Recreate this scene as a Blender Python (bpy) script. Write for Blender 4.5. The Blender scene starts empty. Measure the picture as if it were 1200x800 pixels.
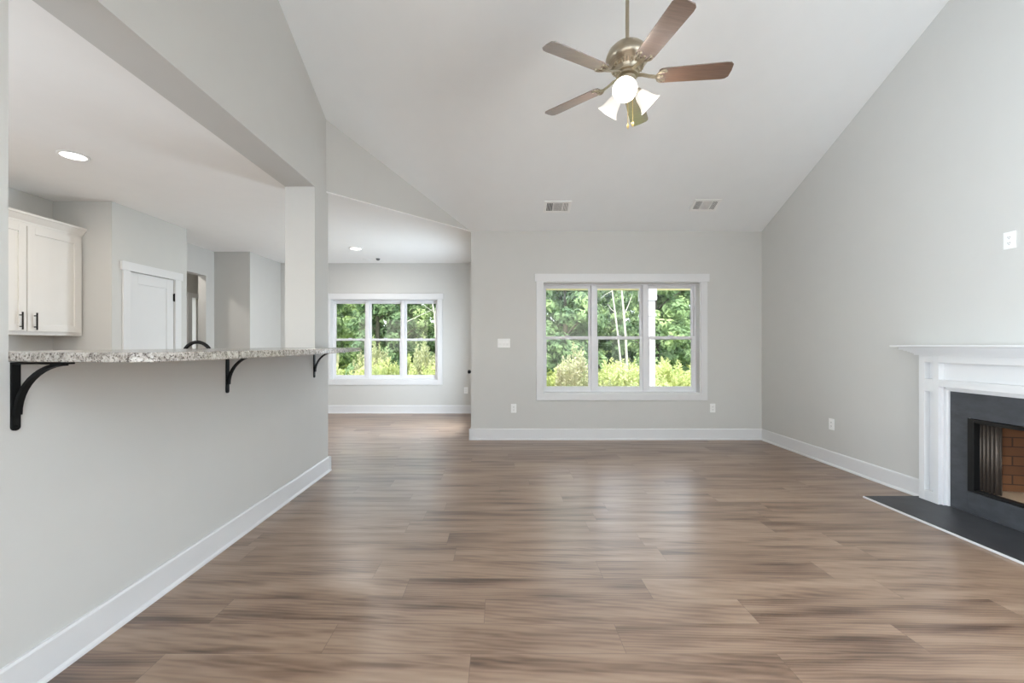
import bpy, bmesh, math, random
from mathutils import Vector, Matrix
R = math.radians
random.seed(7)
SC = bpy.context.scene
COL = SC.collection

# ------------------------------------------------------------------ camera
cd = bpy.data.cameras.new('camera'); cam = bpy.data.objects.new('camera', cd); COL.objects.link(cam)
cam.location = (0, 0, 1.253); cam.rotation_euler = (R(90), 0, 0)
cd.sensor_width = 36; cd.lens = 15.0; cd.shift_x = 14/1200; cd.shift_y = 4/1200
cd.clip_start = 0.02; cd.clip_end = 300
SC.camera = cam

# ------------------------------------------------------------------ exposure, sky, sun, added fill lights out of view
vs = SC.view_settings
vs.view_transform = 'Standard'; vs.look = 'None'; vs.gamma = 1; vs.use_curve_mapping = False
vs.exposure = 0.16
try:
    SC.cycles.max_bounces = 10; SC.cycles.diffuse_bounces = 6; SC.cycles.glossy_bounces = 4
    SC.cycles.transparent_max_bounces = 12; SC.cycles.transmission_bounces = 6
    SC.cycles.sample_clamp_indirect = 6; SC.cycles.use_denoising = True
    SC.cycles.caustics_reflective = False; SC.cycles.caustics_refractive = False
except Exception: pass
W = bpy.data.worlds.new('sky'); SC.world = W; W.use_nodes = True
wn = W.node_tree; wn.nodes.clear()
wo = wn.nodes.new('ShaderNodeOutputWorld'); wb = wn.nodes.new('ShaderNodeBackground')
sk = wn.nodes.new('ShaderNodeTexSky'); sk.sky_type = 'NISHITA'; sk.sun_disc = False
sk.sun_elevation = R(52); sk.sun_rotation = R(200); sk.dust_density = 3.0; sk.air_density = 1.0
mxw = wn.nodes.new('ShaderNodeMixRGB'); mxw.inputs[0].default_value = .55; mxw.inputs[2].default_value = (5.5, 5.7, 6.0, 1)
wn.links.new(sk.outputs[0], mxw.inputs[1]); wn.links.new(mxw.outputs[0], wb.inputs[0])
wb.inputs[1].default_value = 0.8
wn.links.new(wb.outputs[0], wo.inputs[0])
sd = bpy.data.lights.new('sun', 'SUN'); sd.energy = 3.6; sd.angle = R(3); sd.color = (1, .95, .86)
sun = bpy.data.objects.new('sun', sd); COL.objects.link(sun); sun.rotation_euler = (R(40), 0, R(-20))

def area(name, loc, size, rot, power, color=(1, 1, 1), shape='RECTANGLE', parent=None, spread=180):
    d = bpy.data.lights.new(name, 'AREA'); d.shape = shape; d.size = size[0]; d.size_y = size[-1]
    d.energy = power; d.color = color; d.spread = R(spread)
    o = bpy.data.objects.new(name, d); COL.objects.link(o); o.location = loc; o.rotation_euler = rot
    if parent: o.parent = parent
    return o
# fill lights added out of view to brighten the rooms; their windows are invented
FILL_TINT = (.75, .88, 1)
area('fill_light_front', (1.6, -2.52, 1.4), (2.4, 1.6), (R(155), 0, 0), 10, FILL_TINT)  # added fill behind the viewer, tilted up to brighten the vault
area('fill_light_foyer_side', (-1.9, -1.3, 1.35), (1.9, 1.7), (R(97), 0, R(-90)), 290, FILL_TINT, spread=104)  # added fill aimed across the room at the right wall
area('fill_light_kitchen_side', (-4.72, 1.5, 1.65), (2.0, 1.1), (R(93), 0, R(-80)), 10, FILL_TINT, spread=95)  # added fill sent through the bar opening to the right wall
area('fill_light_right_side', (3.5, -1.2, 1.5), (1.8, 1.5), (R(158), 0, R(90)), 290, FILL_TINT, spread=112)  # added fill tilted up for the upper bar wall and vault
area('fill_light_kitchen_rear', (-3.3, -.05, 1.6), (1.9, 1.1), (R(155), 0, 0), 14, FILL_TINT, spread=120)  # added fill that lifts the kitchen ceiling
area('fill_light_dining_side', (-.389, 6.43, .95), (.72, 1.5), (R(93), 0, R(90)), 50, FILL_TINT, spread=168)  # added fill just inside the side door, for dining and pantry walls

# ------------------------------------------------------------------ node helpers
def lin(r, g, b):
    f = lambda c: (c/255/12.92) if c/255 <= .04045 else ((c/255+.055)/1.055)**2.4
    return (f(r), f(g), f(b), 1)
def newmat(name):
    m = bpy.data.materials.new(name); m.use_nodes = True
    nt = m.node_tree; b = nt.nodes['Principled BSDF']
    return m, nt, b
def N(nt, t, **kw):
    n = nt.nodes.new(t)
    for k, v in kw.items(): setattr(n, k, v)
    return n
def math_n(nt, op, a, b=None, c=None):
    n = nt.nodes.new('ShaderNodeMath'); n.operation = op
    for i, v in enumerate((a, b, c)):
        if v is None: continue
        if isinstance(v, (int, float)): n.inputs[i].default_value = v
        else: nt.links.new(v, n.inputs[i])
    return n.outputs[0]
def ramp(nt, fac, stops):
    r = nt.nodes.new('ShaderNodeValToRGB'); e = r.color_ramp.elements
    while len(e) < len(stops): e.new(.5)
    for el, (p, c) in zip(e, stops): el.position = p; el.color = c
    nt.links.new(fac, r.inputs[0]); return r.outputs[0]
def objco(nt, scale=(1, 1, 1)):
    tc = N(nt, 'ShaderNodeTexCoord'); mp = N(nt, 'ShaderNodeMapping'); mp.inputs['Scale'].default_value = scale
    nt.links.new(tc.outputs['Object'], mp.inputs[0]); return mp.outputs[0]
def noise(nt, vec, scale, detail=3, rough=.5):
    n = N(nt, 'ShaderNodeTexNoise'); n.inputs['Scale'].default_value = scale; n.inputs['Detail'].default_value = detail
    n.inputs['Roughness'].default_value = rough; nt.links.new(vec, n.inputs['Vector']); return n.outputs['Fac']
def bump(nt, b, h, strength, dist=.002):
    bp = N(nt, 'ShaderNodeBump'); bp.inputs['Strength'].default_value = strength; bp.inputs['Distance'].default_value = dist
    nt.links.new(h, bp.inputs['Height']); nt.links.new(bp.outputs[0], b.inputs['Normal'])
def paint(name, c, rough=.55, spec=.3, orange=0.0, metal=0):
    m, nt, b = newmat(name)
    v = objco(nt); f = noise(nt, v, 6, 2)
    k = 1.006
    col = ramp(nt, f, [(.3, tuple(x/k for x in c[:3])+(1,)), (.7, tuple(min(1, x*k) for x in c[:3])+(1,))])
    nt.links.new(col, b.inputs['Base Color'])
    b.inputs['Roughness'].default_value = rough; b.inputs['Specular IOR Level'].default_value = spec
    b.inputs['Metallic'].default_value = metal
    if orange: bump(nt, b, noise(nt, v, 160, 2), orange, .0015)
    return m
M = {}
M['wall'] = paint('greige_wall_paint', lin(203, 202, 198), .7, .2, .05)
M['ceiling'] = paint('ceiling_paint', lin(236, 238, 238), .8, .15, .05)
M['ceiling_brightened'] = paint('brightened_ceiling_paint', lin(247, 246, 244), .8, .15, .05)  # lighter copy of the ceiling paint, standing in for brighter light on the flat ceiling
M['trim'] = paint('white_trim_paint', lin(220, 220, 220), .35, .4)
M['vinyl'] = paint('white_window_vinyl', lin(228, 228, 230), .35, .4)
M['cabinet'] = paint('white_cabinet_paint', lin(226, 223, 218), .38, .4)
M['plastic'] = paint('white_plastic', lin(240, 240, 238), .35, .45)
M['slot'] = paint('outlet_slot', lin(70, 70, 70), .5)
M['black'] = paint('black_metal', lin(12, 12, 12), .6, .2)
M['bronze'] = paint('dark_bronze', lin(34, 30, 27), .35, .5, metal=.6)
M['soot'] = paint('black_firebox_metal', lin(14, 14, 14), .5, .4)
M['dark_duct'] = paint('vent_interior', lin(105, 105, 105), .7)
M['porch'] = paint('white_porch_paint', lin(186, 186, 188), .6)
M['beam'] = paint('cream_beam_paint', lin(225, 212, 175), .6)
M['chain'] = paint('brass_chain', lin(190, 165, 110), .3, .5, metal=.8)
M['bark_pale'] = paint('pale_bark', lin(160, 160, 148), .9, .1)
M['bark'] = paint('brown_bark', lin(84, 82, 70), .9, .1)
M['stem'] = paint('green_stem', lin(120, 130, 70), .9, .1)

def m_floor():
    m, nt, b = newmat('wood_plank_floor')
    tc = N(nt, 'ShaderNodeTexCoord'); sp = N(nt, 'ShaderNodeSeparateXYZ'); nt.links.new(tc.outputs['Object'], sp.inputs[0])
    x, y = sp.outputs[0], sp.outputs[1]
    PW, PL = .186, 1.24
    ys = math_n(nt, 'DIVIDE', math_n(nt, 'ADD', y, 20.03), PW)
    row = math_n(nt, 'FLOOR', ys); fy = math_n(nt, 'FRACT', ys)
    wr = N(nt, 'ShaderNodeTexWhiteNoise', noise_dimensions='1D'); nt.links.new(row, wr.inputs['W'])
    xs = math_n(nt, 'ADD', math_n(nt, 'DIVIDE', math_n(nt, 'ADD', x, 30), PL), wr.outputs['Value'])
    colm = math_n(nt, 'FLOOR', xs); fx = math_n(nt, 'FRACT', xs)
    cb = N(nt, 'ShaderNodeCombineXYZ'); nt.links.new(row, cb.inputs[0]); nt.links.new(colm, cb.inputs[1])
    wn2 = N(nt, 'ShaderNodeTexWhiteNoise', noise_dimensions='2D'); nt.links.new(cb.outputs[0], wn2.inputs['Vector'])
    rnd = wn2.outputs['Value']
    # grain, stretched along the plank and shifted per plank
    off = math_n(nt, 'MULTIPLY', rnd, 37.0)
    cv = N(nt, 'ShaderNodeCombineXYZ')
    nt.links.new(math_n(nt, 'ADD', math_n(nt, 'MULTIPLY', x, 1.0), off), cv.inputs[0])
    nt.links.new(math_n(nt, 'MULTIPLY', y, 9.0), cv.inputs[1]); nt.links.new(off, cv.inputs[2])
    g1 = noise(nt, cv.outputs[0], 1.5, 2.5, .5)
    cv2 = N(nt, 'ShaderNodeCombineXYZ')
    nt.links.new(math_n(nt, 'ADD', math_n(nt, 'MULTIPLY', x, 3.0), off), cv2.inputs[0])
    nt.links.new(math_n(nt, 'MULTIPLY', y, 50.0), cv2.inputs[1]); nt.links.new(off, cv2.inputs[2])
    g2 = noise(nt, cv2.outputs[0], 1.5, 4, .65)
    # cathedral rings
    wv = N(nt, 'ShaderNodeTexWave', wave_type='RINGS', rings_direction='SPHERICAL'); wv.inputs['Scale'].default_value = 2.2
    wv.inputs['Distortion'].default_value = 7; wv.inputs['Detail'].default_value = 2; wv.inputs['Detail Scale'].default_value = 1.2
    nt.links.new(cv.outputs[0], wv.inputs['Vector'])
    t = math_n(nt, 'ADD', math_n(nt, 'MULTIPLY', g1, .74), math_n(nt, 'MULTIPLY', g2, .10))
    t = math_n(nt, 'ADD', t, math_n(nt, 'MULTIPLY', wv.outputs['Fac'], .08))
    t = math_n(nt, 'ADD', t, math_n(nt, 'MULTIPLY', rnd, .10))
    c = ramp(nt, t, [(.30, lin(80, 60, 48)), (.41, lin(116, 92, 75)), (.53, lin(141, 116, 97)), (.7, lin(157, 133, 113)), (.85, lin(170, 148, 128))])
    # seams
    s1 = math_n(nt, 'MINIMUM', fy, math_n(nt, 'SUBTRACT', 1.0, fy))
    s1 = math_n(nt, 'LESS_THAN', s1, .008)
    s2 = math_n(nt, 'LESS_THAN', math_n(nt, 'MINIMUM', fx, math_n(nt, 'SUBTRACT', 1.0, fx)), .0011)
    seam = math_n(nt, 'MAXIMUM', s1, s2)
    mx = N(nt, 'ShaderNodeMixRGB'); nt.links.new(math_n(nt, 'MULTIPLY', seam, .5), mx.inputs[0])
    nt.links.new(c, mx.inputs[1]); mx.inputs[2].default_value = lin(84, 68, 58)
    nt.links.new(mx.outputs[0], b.inputs['Base Color'])
    nt.links.new(math_n(nt, 'ADD', .27, math_n(nt, 'MULTIPLY', g2, .08)), b.inputs['Roughness'])
    b.inputs['Specular IOR Level'].default_value = .75
    return m
M['floor'] = m_floor()

def m_granite():
    m, nt, b = newmat('speckled_granite')
    v = objco(nt)
    n1 = noise(nt, v, 45, 6, .7); n2 = noise(nt, v, 130, 3, .6)
    vo = N(nt, 'ShaderNodeTexVoronoi'); vo.inputs['Scale'].default_value = 120; nt.links.new(v, vo.inputs['Vector'])
    base = ramp(nt, n1, [(.32, lin(92, 84, 78)), (.46, lin(160, 153, 145)), (.6, lin(196, 190, 183)), (.75, lin(176, 162, 148))])
    spk = math_n(nt, 'MULTIPLY', math_n(nt, 'GREATER_THAN', n2, .575), .8)
    mx = N(nt, 'ShaderNodeMixRGB'); nt.links.new(spk, mx.inputs[0]); nt.links.new(base, mx.inputs[1]); mx.inputs[2].default_value = lin(62, 52, 46)
    nt.links.new(mx.outputs[0], b.inputs['Base Color']); b.inputs['Roughness'].default_value = .18
    return m
M['granite'] = m_granite()

def m_slate(name, c):
    m, nt, b = newmat(name)
    v = objco(nt, (1, 1, 2)); n = noise(nt, v, 9, 6, .65)
    col = ramp(nt, n, [(.3, tuple(x*.75 for x in c[:3])+(1,)), (.7, tuple(x*1.25 for x in c[:3])+(1,))])
    nt.links.new(col, b.inputs['Base Color']); b.inputs['Roughness'].default_value = .48
    bump(nt, b, n, .1, .002)
    return m
M['slate'] = m_slate('charcoal_slate', lin(62, 64, 68))
M['slate_hearth'] = m_slate('charcoal_hearth_slate', lin(52, 52, 54))

def m_brick():
    m, nt, b = newmat('firebrick_panel')
    tc = N(nt, 'ShaderNodeTexCoord'); sp = N(nt, 'ShaderNodeSeparateXYZ'); nt.links.new(tc.outputs['Object'], sp.inputs[0])
    cb = N(nt, 'ShaderNodeCombineXYZ'); nt.links.new(math_n(nt, 'ADD', sp.outputs[0], sp.outputs[1]), cb.inputs[0]); nt.links.new(sp.outputs[2], cb.inputs[1])
    br = N(nt, 'ShaderNodeTexBrick'); nt.links.new(cb.outputs[0], br.inputs['Vector'])
    br.inputs['Scale'].default_value = 1; br.inputs['Brick Width'].default_value = .22; br.inputs['Row Height'].default_value = .068
    br.inputs['Mortar Size'].default_value = .004
    br.inputs['Color1'].default_value = lin(112, 72, 42); br.inputs['Color2'].default_value = lin(94, 58, 33); br.inputs['Mortar'].default_value = lin(62, 41, 25)
    nt.links.new(br.outputs[0], b.inputs['Base Color']); b.inputs['Roughness'].default_value = .85
    return m
M['brick'] = m_brick()

def m_nickel():
    m, nt, b = newmat('brushed_nickel')
    n = noise(nt, objco(nt, (1, 1, 60)), 8, 2)
    col = ramp(nt, n, [(.3, lin(186, 174, 152)), (.7, lin(208, 198, 180))])
    nt.links.new(col, b.inputs['Base Color']); b.inputs['Metallic'].default_value = 1; b.inputs['Roughness'].default_value = .32
    return m
M['nickel'] = m_nickel()
def m_blade():
    m, nt, b = newmat('walnut_blade_veneer')
    n = noise(nt, objco(nt, (2, 40, 2)), 4, 4)
    col = ramp(nt, n, [(.3, lin(90, 67, 55)), (.7, lin(116, 90, 75))])
    nt.links.new(col, b.inputs['Base Color']); b.inputs['Roughness'].default_value = .3; b.inputs['Specular IOR Level'].default_value = .9
    b.inputs['Coat Weight'].default_value = 1; b.inputs['Coat Roughness'].default_value = .2; b.inputs['Coat IOR'].default_value = 3.2
    return m
M['blade'] = m_blade()
def m_emit(name, c, s):
    m, nt, b = newmat(name)
    b.inputs['Base Color'].default_value = (.9, .88, .84, 1); b.inputs['Emission Color'].default_value = c; b.inputs['Emission Strength'].default_value = s
    b.inputs['Roughness'].default_value = .4
    return m
M['shade'] = m_emit('frosted_glass_lit', (1, .93, .82, 1), .42)
M['bulb'] = m_emit('lamp_bulb', (1, .92, .8, 1), 14)
M['led'] = m_emit('downlight_lens', (1, .97, .92, 1), 6)
def m_glass():
    m = bpy.data.materials.new('window_glass'); m.use_nodes = True; nt = m.node_tree; nt.nodes.clear()
    o = N(nt, 'ShaderNodeOutputMaterial'); t = N(nt, 'ShaderNodeBsdfTransparent'); g = N(nt, 'ShaderNodeBsdfGlossy'); g.inputs['Roughness'].default_value = .02
    t.inputs[0].default_value = (.97, .985, .975, 1)
    f = N(nt, 'ShaderNodeFresnel'); f.inputs[0].default_value = 1.3
    x = N(nt, 'ShaderNodeMixShader'); nt.links.new(f.outputs[0], x.inputs[0]); nt.links.new(t.outputs[0], x.inputs[1]); nt.links.new(g.outputs[0], x.inputs[2]); nt.links.new(x.outputs[0], o.inputs[0])
    return m
M['glass'] = m_glass()
def m_mesh_curtain():
    m, nt, b = newmat('fire_screen_mesh')
    b.inputs['Base Color'].default_value = lin(84, 74, 66); b.inputs['Metallic'].default_value = .5; b.inputs['Roughness'].default_value = .5
    return m
M['screen'] = m_mesh_curtain()
def m_leaf(name, c1, c2, c3, transl=.35):
    m = bpy.data.materials.new(name); m.use_nodes = True; nt = m.node_tree; nt.nodes.clear()
    o = N(nt, 'ShaderNodeOutputMaterial'); d = N(nt, 'ShaderNodeBsdfDiffuse'); t = N(nt, 'ShaderNodeBsdfTranslucent')
    n = noise(nt, objco(nt), 1.1, 3, .6); oi = N(nt, 'ShaderNodeObjectInfo')
    f = math_n(nt, 'ADD', n, math_n(nt, 'MULTIPLY', math_n(nt, 'SUBTRACT', oi.outputs['Random'], .5), .22))
    c = ramp(nt, f, [(.32, c1), (.5, c2), (.68, c3)])
    nt.links.new(c, d.inputs[0]); nt.links.new(c, t.inputs[0])
    x = N(nt, 'ShaderNodeMixShader'); x.inputs[0].default_value = transl
    nt.links.new(d.outputs[0], x.inputs[1]); nt.links.new(t.outputs[0], x.inputs[2]); nt.links.new(x.outputs[0], o.inputs[0])
    return m
M['leaf'] = m_leaf('woodland_leaves', lin(100, 126, 94), lin(134, 158, 114), lin(178, 198, 140))
M['weed'] = m_leaf('yellow_green_leaves', lin(176, 188, 124), lin(204, 210, 150), lin(222, 226, 176), .4)
M['weed_pale'] = m_leaf('grey_green_plumes', lin(168, 176, 132), lin(188, 188, 152), lin(206, 198, 172), .4)
M['grass'] = m_leaf('rough_grass', lin(110, 130, 66), lin(140, 158, 84), lin(168, 176, 104), .2)

# ------------------------------------------------------------------ mesh helpers
class MB:
    def __init__(s): s.v = []; s.f = []
    def add(s, vs, fs):
        o = len(s.v); s.v += [tuple(p) for p in vs]; s.f += [tuple(i+o for i in f) for f in fs]; return s
    def box(s, x0, x1, y0, y1, z0, z1):
        return s.add([(x, y, z) for x in (x0, x1) for y in (y0, y1) for z in (z0, z1)],
                     [(0, 1, 3, 2), (4, 6, 7, 5), (0, 4, 5, 1), (2, 3, 7, 6), (0, 2, 6, 4), (1, 5, 7, 3)])
    def prism(s, poly, ax, a, b):
        """poly: 2-D points in the two other axes (x:(y,z) y:(x,z) z:(x,y))"""
        def mk(p, t): return {'x': (t, p[0], p[1]), 'y': (p[0], t, p[1]), 'z': (p[0], p[1], t)}[ax]
        n = len(poly)
        return s.add([mk(p, a) for p in poly]+[mk(p, b) for p in poly],
                     [tuple(range(n)), tuple(range(2*n-1, n-1, -1))]+[(i, (i+1) % n, (i+1) % n+n, i+n) for i in range(n)])
    def frame(s, ax, a0, a1, b0, b1, w, d0, d1):
        """rectangular ring; w=(left,right,bottom,top) member widths; ax is the thin axis"""
        l, r, bt, tp = w
        def bx(p0, p1, q0, q1):
            if ax == 'y': s.box(p0, p1, d0, d1, q0, q1)
            elif ax == 'x': s.box(d0, d1, p0, p1, q0, q1)
            else: s.box(p0, p1, q0, q1, d0, d1)
        bx(a0, a0+l, b0, b1); bx(a1-r, a1, b0, b1); bx(a0+l, a1-r, b0, b0+bt); bx(a0+l, a1-r, b1-tp, b1)
        return s
    def lathe(s, prof, mat=None, seg=24, caps=True):
        mat = mat or Matrix(); o = []
        for r, z in prof:
            for k in range(seg):
                a = 2*math.pi*k/seg; o.append(mat @ Vector((r*math.cos(a), r*math.sin(a), z)))
        f = []
        for i in range(len(prof)-1):
            for k in range(seg): f.append((i*seg+k, i*seg+(k+1) % seg, (i+1)*seg+(k+1) % seg, (i+1)*seg+k))
        if caps: f.append(tuple(range(seg-1, -1, -1))); f.append(tuple(range((len(prof)-1)*seg, len(prof)*seg)))
        return s.add(o, f)
    def tube(s, path, r, seg=8):
        P = [Vector(p) for p in path]; o = []; f = []
        rs = r if isinstance(r, (list, tuple)) else [r]*len(P)
        up = Vector((0, 0, 1)); prev = None
        for i, p in enumerate(P):
            d = (P[min(i+1, len(P)-1)]-P[max(i-1, 0)]).normalized()
            u = prev if prev is not None else (up if abs(d.dot(up)) < .9 else Vector((1, 0, 0)))
            u = (u-d*u.dot(d)).normalized(); prev = u; w = d.cross(u)
            for k in range(seg):
                a = 2*math.pi*k/seg; o.append(p+(u*math.cos(a)+w*math.sin(a))*rs[i])
        for i in range(len(P)-1):
            for k in range(seg): f.append((i*seg+k, i*seg+(k+1) % seg, (i+1)*seg+(k+1) % seg, (i+1)*seg+k))
        f.append(tuple(range(seg-1, -1, -1))); f.append(tuple(range((len(P)-1)*seg, len(P)*seg)))
        return s.add(o, f)
    def bar(s, path, w, t, wd):
        """flat bar swept along path: width w along direction wd, thickness t across"""
        P = [Vector(p) for p in path]; wd = Vector(wd).normalized(); o = []; f = []
        for i, p in enumerate(P):
            d = (P[min(i+1, len(P)-1)]-P[max(i-1, 0)]).normalized(); n = d.cross(wd).normalized()
            for a, b in ((-1, -1), (1, -1), (1, 1), (-1, 1)): o.append(p+wd*a*w/2+n*b*t/2)
        for i in range(len(P)-1):
            for k in range(4): f.append((i*4+k, i*4+(k+1) % 4, i*4+4+(k+1) % 4, i*4+4+k))
        f += [(3, 2, 1, 0), tuple(len(P)*4-4+k for k in range(4))]
        return s.add(o, f)
    def xf(s, mat): s.v = [tuple(mat @ Vector(p)) for p in s.v]; return s

def wloc(o):
    p = Vector((0, 0, 0))
    while o is not None: p += Vector(o.location); o = o.parent
    return p
def build(name, mb, mat, parent=None, smooth=False, bevel=0, seg=2, loc=None):
    """one mesh object; mb holds world coordinates"""
    if parent is not None: base = wloc(parent); l = Vector((0, 0, 0))
    else:
        xs = [p[0] for p in mb.v]; ys = [p[1] for p in mb.v]; zs = [p[2] for p in mb.v]
        l = Vector(loc) if loc is not None else Vector(((min(xs)+max(xs))/2, (min(ys)+max(ys))/2, min(zs))); base = l
    me = bpy.data.meshes.new(name)
    me.from_pydata([tuple(Vector(p)-base) for p in mb.v], [], mb.f)
    bm = bmesh.new(); bm.from_mesh(me); bmesh.ops.recalc_face_normals(bm, faces=bm.faces); bm.to_mesh(me); bm.free()
    if smooth:
        for p in me.polygons: p.use_smooth = True
        try: me.set_sharp_from_angle(angle=R(35))
        except Exception: pass
    me.materials.append(mat)
    o = bpy.data.objects.new(name, me); COL.objects.link(o); o.location = l
    if parent is not None: o.parent = parent
    if bevel:
        m = o.modifiers.new('bevel', 'BEVEL'); m.width = bevel; m.segments = seg; m.limit_method = 'ANGLE'; m.angle_limit = R(40)
    return o
def tag(o, label=None, cat=None, group=None, kind=None):
    if label: o['label'] = label
    if cat: o['category'] = cat
    if group: o['group'] = group
    if kind: o['kind'] = kind
    return o
def empty(name, loc, label=None, cat=None, group=None, kind=None):
    o = bpy.data.objects.new(name, None); COL.objects.link(o); o.location = loc; o.empty_display_size = .1
    return tag(o, label, cat, group, kind)
def struct(name, mb, mat, label=None, cat=None, **kw):
    o = build(name, mb, mat, **kw); return tag(o, label, cat, kind='structure')
def copy_tree(o, parent=None):
    c = o.copy(); COL.objects.link(c); c.parent = parent
    for ch in list(o.children): copy_tree(ch, c)
    return c

# ------------------------------------------------------------------ dimensions (metres)
H = 2.752                      # flat ceiling
YB = 5.644                     # living room back wall
YD = 7.83                      # dining back wall
XR = 3.46                      # right wall
XL = -1.708                    # bar wall, living side
XLk = -1.983                   # bar wall, kitchen side
XS = -.384                     # end of the back wall
RY = 2.89; PIT = .49           # ridge, pitch
RZ = H+PIT*(YB-RY)
YF = -2.5                      # wall behind the viewer
YE = RY-(YB-RY)                # rear eave of the vault
def vz(y): return H if y < YE else (RZ-PIT*abs(y-RY) if y < YB else H)
W1 = (.564, 2.653, .607, 2.088); W2 = (-3.124, -1.143, .607, 2.092)

# ------------------------------------------------------------------ room shell
struct('floor', MB().box(-7.0, XR+.15, YF-.15, YD+.2, -.2, 0), M['floor'], 'grey-brown wood plank floor running across the room', 'floor', loc=(0, 0, 0))
c = MB()
c.add([(XLk, RY, RZ), (XR+.15, RY, RZ), (XR+.15, YB, H), (XLk, YB, H),
       (XLk, RY, RZ+.1), (XR+.15, RY, RZ+.1), (XR+.15, YB, H+.11), (XLk, YB, H+.11)],
      [(0, 1, 2, 3), (4, 7, 6, 5), (0, 4, 5, 1), (1, 5, 6, 2), (2, 6, 7, 3), (3, 7, 4, 0)])
c.add([(XLk, RY, RZ), (XR+.15, RY, RZ), (XR+.15, YE, H), (XLk, YE, H),
       (XLk, RY, RZ+.1), (XR+.15, RY, RZ+.1), (XR+.15, YE, H+.1), (XLk, YE, H+.1)],
      [(3, 2, 1, 0), (5, 6, 7, 4), (1, 5, 4, 0), (2, 6, 5, 1), (3, 7, 6, 2), (0, 4, 7, 3)])
c.box(XLk, XR+.15, YF-.15, YE, H, H+.1)
struct('ceiling', c, M['ceiling'], 'sloping vaulted ceiling over the living room', 'ceiling')
DG0 = (XL, 4.19); DG1 = (XS, YB)          # diagonal header, living-side line
dv = Vector((DG1[0]-DG0[0], DG1[1]-DG0[1])); dn = Vector((-dv.y, dv.x)).normalized()
c = MB()
c.prism([(-7, YF-.15), (XLk+.02, YF-.15), (XLk+.02, 4.2), (DG0[0]+dn.x*.002-.02, DG0[1]+dn.y*.002-.02), (XS+dn.x*.002-.001, YB+dn.y*.002), (XS+.15, YB+.2), (XS+.15, YD+.2), (-7, YD+.2)], 'z', H, H+.1)
struct('ceiling_flat', c, M['ceiling_brightened'], 'flat white ceiling over the kitchen and dining area', 'ceiling')

def wall_y(name, x0, x1, y0, y1, z0, z1, hole=None, label=None, cat='wall', mat='wall'):
    mb = MB()
    if hole:
        a, b, p, q = hole
        mb.frame('y', x0, x1, z0, z1, (a-x0, x1-b, p-z0, z1-q), y0, y1)
    else: mb.box(x0, x1, y0, y1, z0, z1)
    return struct(name, mb, M[mat], label, cat)
def wall_x(name, x0, x1, y0, y1, z0, z1, hole=None, label=None, cat='wall'):
    mb = MB()
    if hole:
        a, b, p, q = hole
        if p <= z0: mb.box(x0, x1, y0, a, z0, z1).box(x0, x1, b, y1, z0, z1).box(x0, x1, a, b, q, z1)
        else: mb.frame('x', y0, y1, z0, z1, (a-y0, y1-b, p-z0, z1-q), x0, x1)
    else: mb.box(x0, x1, y0, y1, z0, z1)
    return struct(name, mb, M['wall'], label, cat)
wall_y('wall_back', XS, XR, YB, YB+.2, 0, H+.12, W1, 'far living room wall around the three-unit window')
wall_y('wall_dining', -4.15, XS+.12, YD, YD+.2, 0, H, W2, 'far dining area wall around the left window')
wall_x('wall_porch', XS, XS+.12, YB+.2, YD, 0, H, (5.99, 6.87, 0, 2.05), 'short side wall hidden behind the corner of the far living room wall')
# right wall with the firebox recess
FB = (2.23, 3.148, .176, .715)
wr = MB()
for y0, y1, z0 in ((FB[1], YB+.2, 0), (-.2, FB[0], 0), (YF-.15, -2.2, 0), (-2.2, -.2, 2.3), (FB[0], FB[1], FB[3])):
    ys = [y0]+[y for y in (YE, RY, YB) if y0 < y < y1]+[y1]
    wr.prism([(y0, z0)]+[(y1, z0)]+[(y, vz(y)+.02) for y in reversed(ys)], 'x', XR, XR+.15)
wr.box(XR, XR+.15, FB[0], FB[1], 0, FB[2]).box(XR, XR+.15, -2.2, -.2, 0, .6)
struct('wall_right', wr, M['wall'], 'tall right wall with the fireplace', 'wall')
# left bar wall: full height near the viewer, knee wall, far column, header up to the vault
KZ = 1.194; Y0 = 1.482; Y1 = 3.935; Y2 = 4.238; SO = 2.713
wl = MB()
wl.box(XLk, XL, YF-.15, -2.3, 0, SO).box(XLk, XL, -.3, Y0, 0, SO).box(XLk, XL, -2.3, -.3, 0, .45).box(XLk, XL, -2.3, -.3, 2.25, SO); wl.box(XLk, XL, Y0, Y1, 0, KZ); wl.box(XLk, XL, Y1, Y2, 0, SO)
ys = [YF-.15, YE, RY, Y2]
wl.prism([(YF-.15, SO), (Y2, SO)]+[(y, vz(y)+.02) for y in reversed(ys)], 'x', XLk, XL)
struct('wall_left', wl, M['wall'], 'left wall with the bar pass-through, its end column and header', 'wall')
# diagonal header wall over the passage
hb = H+.01
A = Vector(DG0); B = Vector(DG1); n2 = dn*.1
d = MB()
d.add([(A.x, A.y, hb), (B.x, B.y, hb), (B.x, B.y, H+.02), (A.x, A.y, vz(A.y)+.02),
       (A.x+n2.x, A.y+n2.y, hb), (B.x+n2.x, B.y+n2.y, hb), (B.x+n2.x, B.y+n2.y, H+.02), (A.x+n2.x, A.y+n2.y, vz(A.y)+.02)],
      [(0, 1, 2, 3), (7, 6, 5, 4), (0, 4, 5, 1), (1, 5, 6, 2), (2, 6, 7, 3), (3, 7, 4, 0)])
struct('wall_diagonal', d, M['wall'], 'triangular header wall above the passage to the dining area', 'wall')
wall_y('wall_front', XLk, XR, YF-.15, YF, 0, H, (.3, 2.9, .5, 2.3), 'wall behind the viewer')
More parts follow.
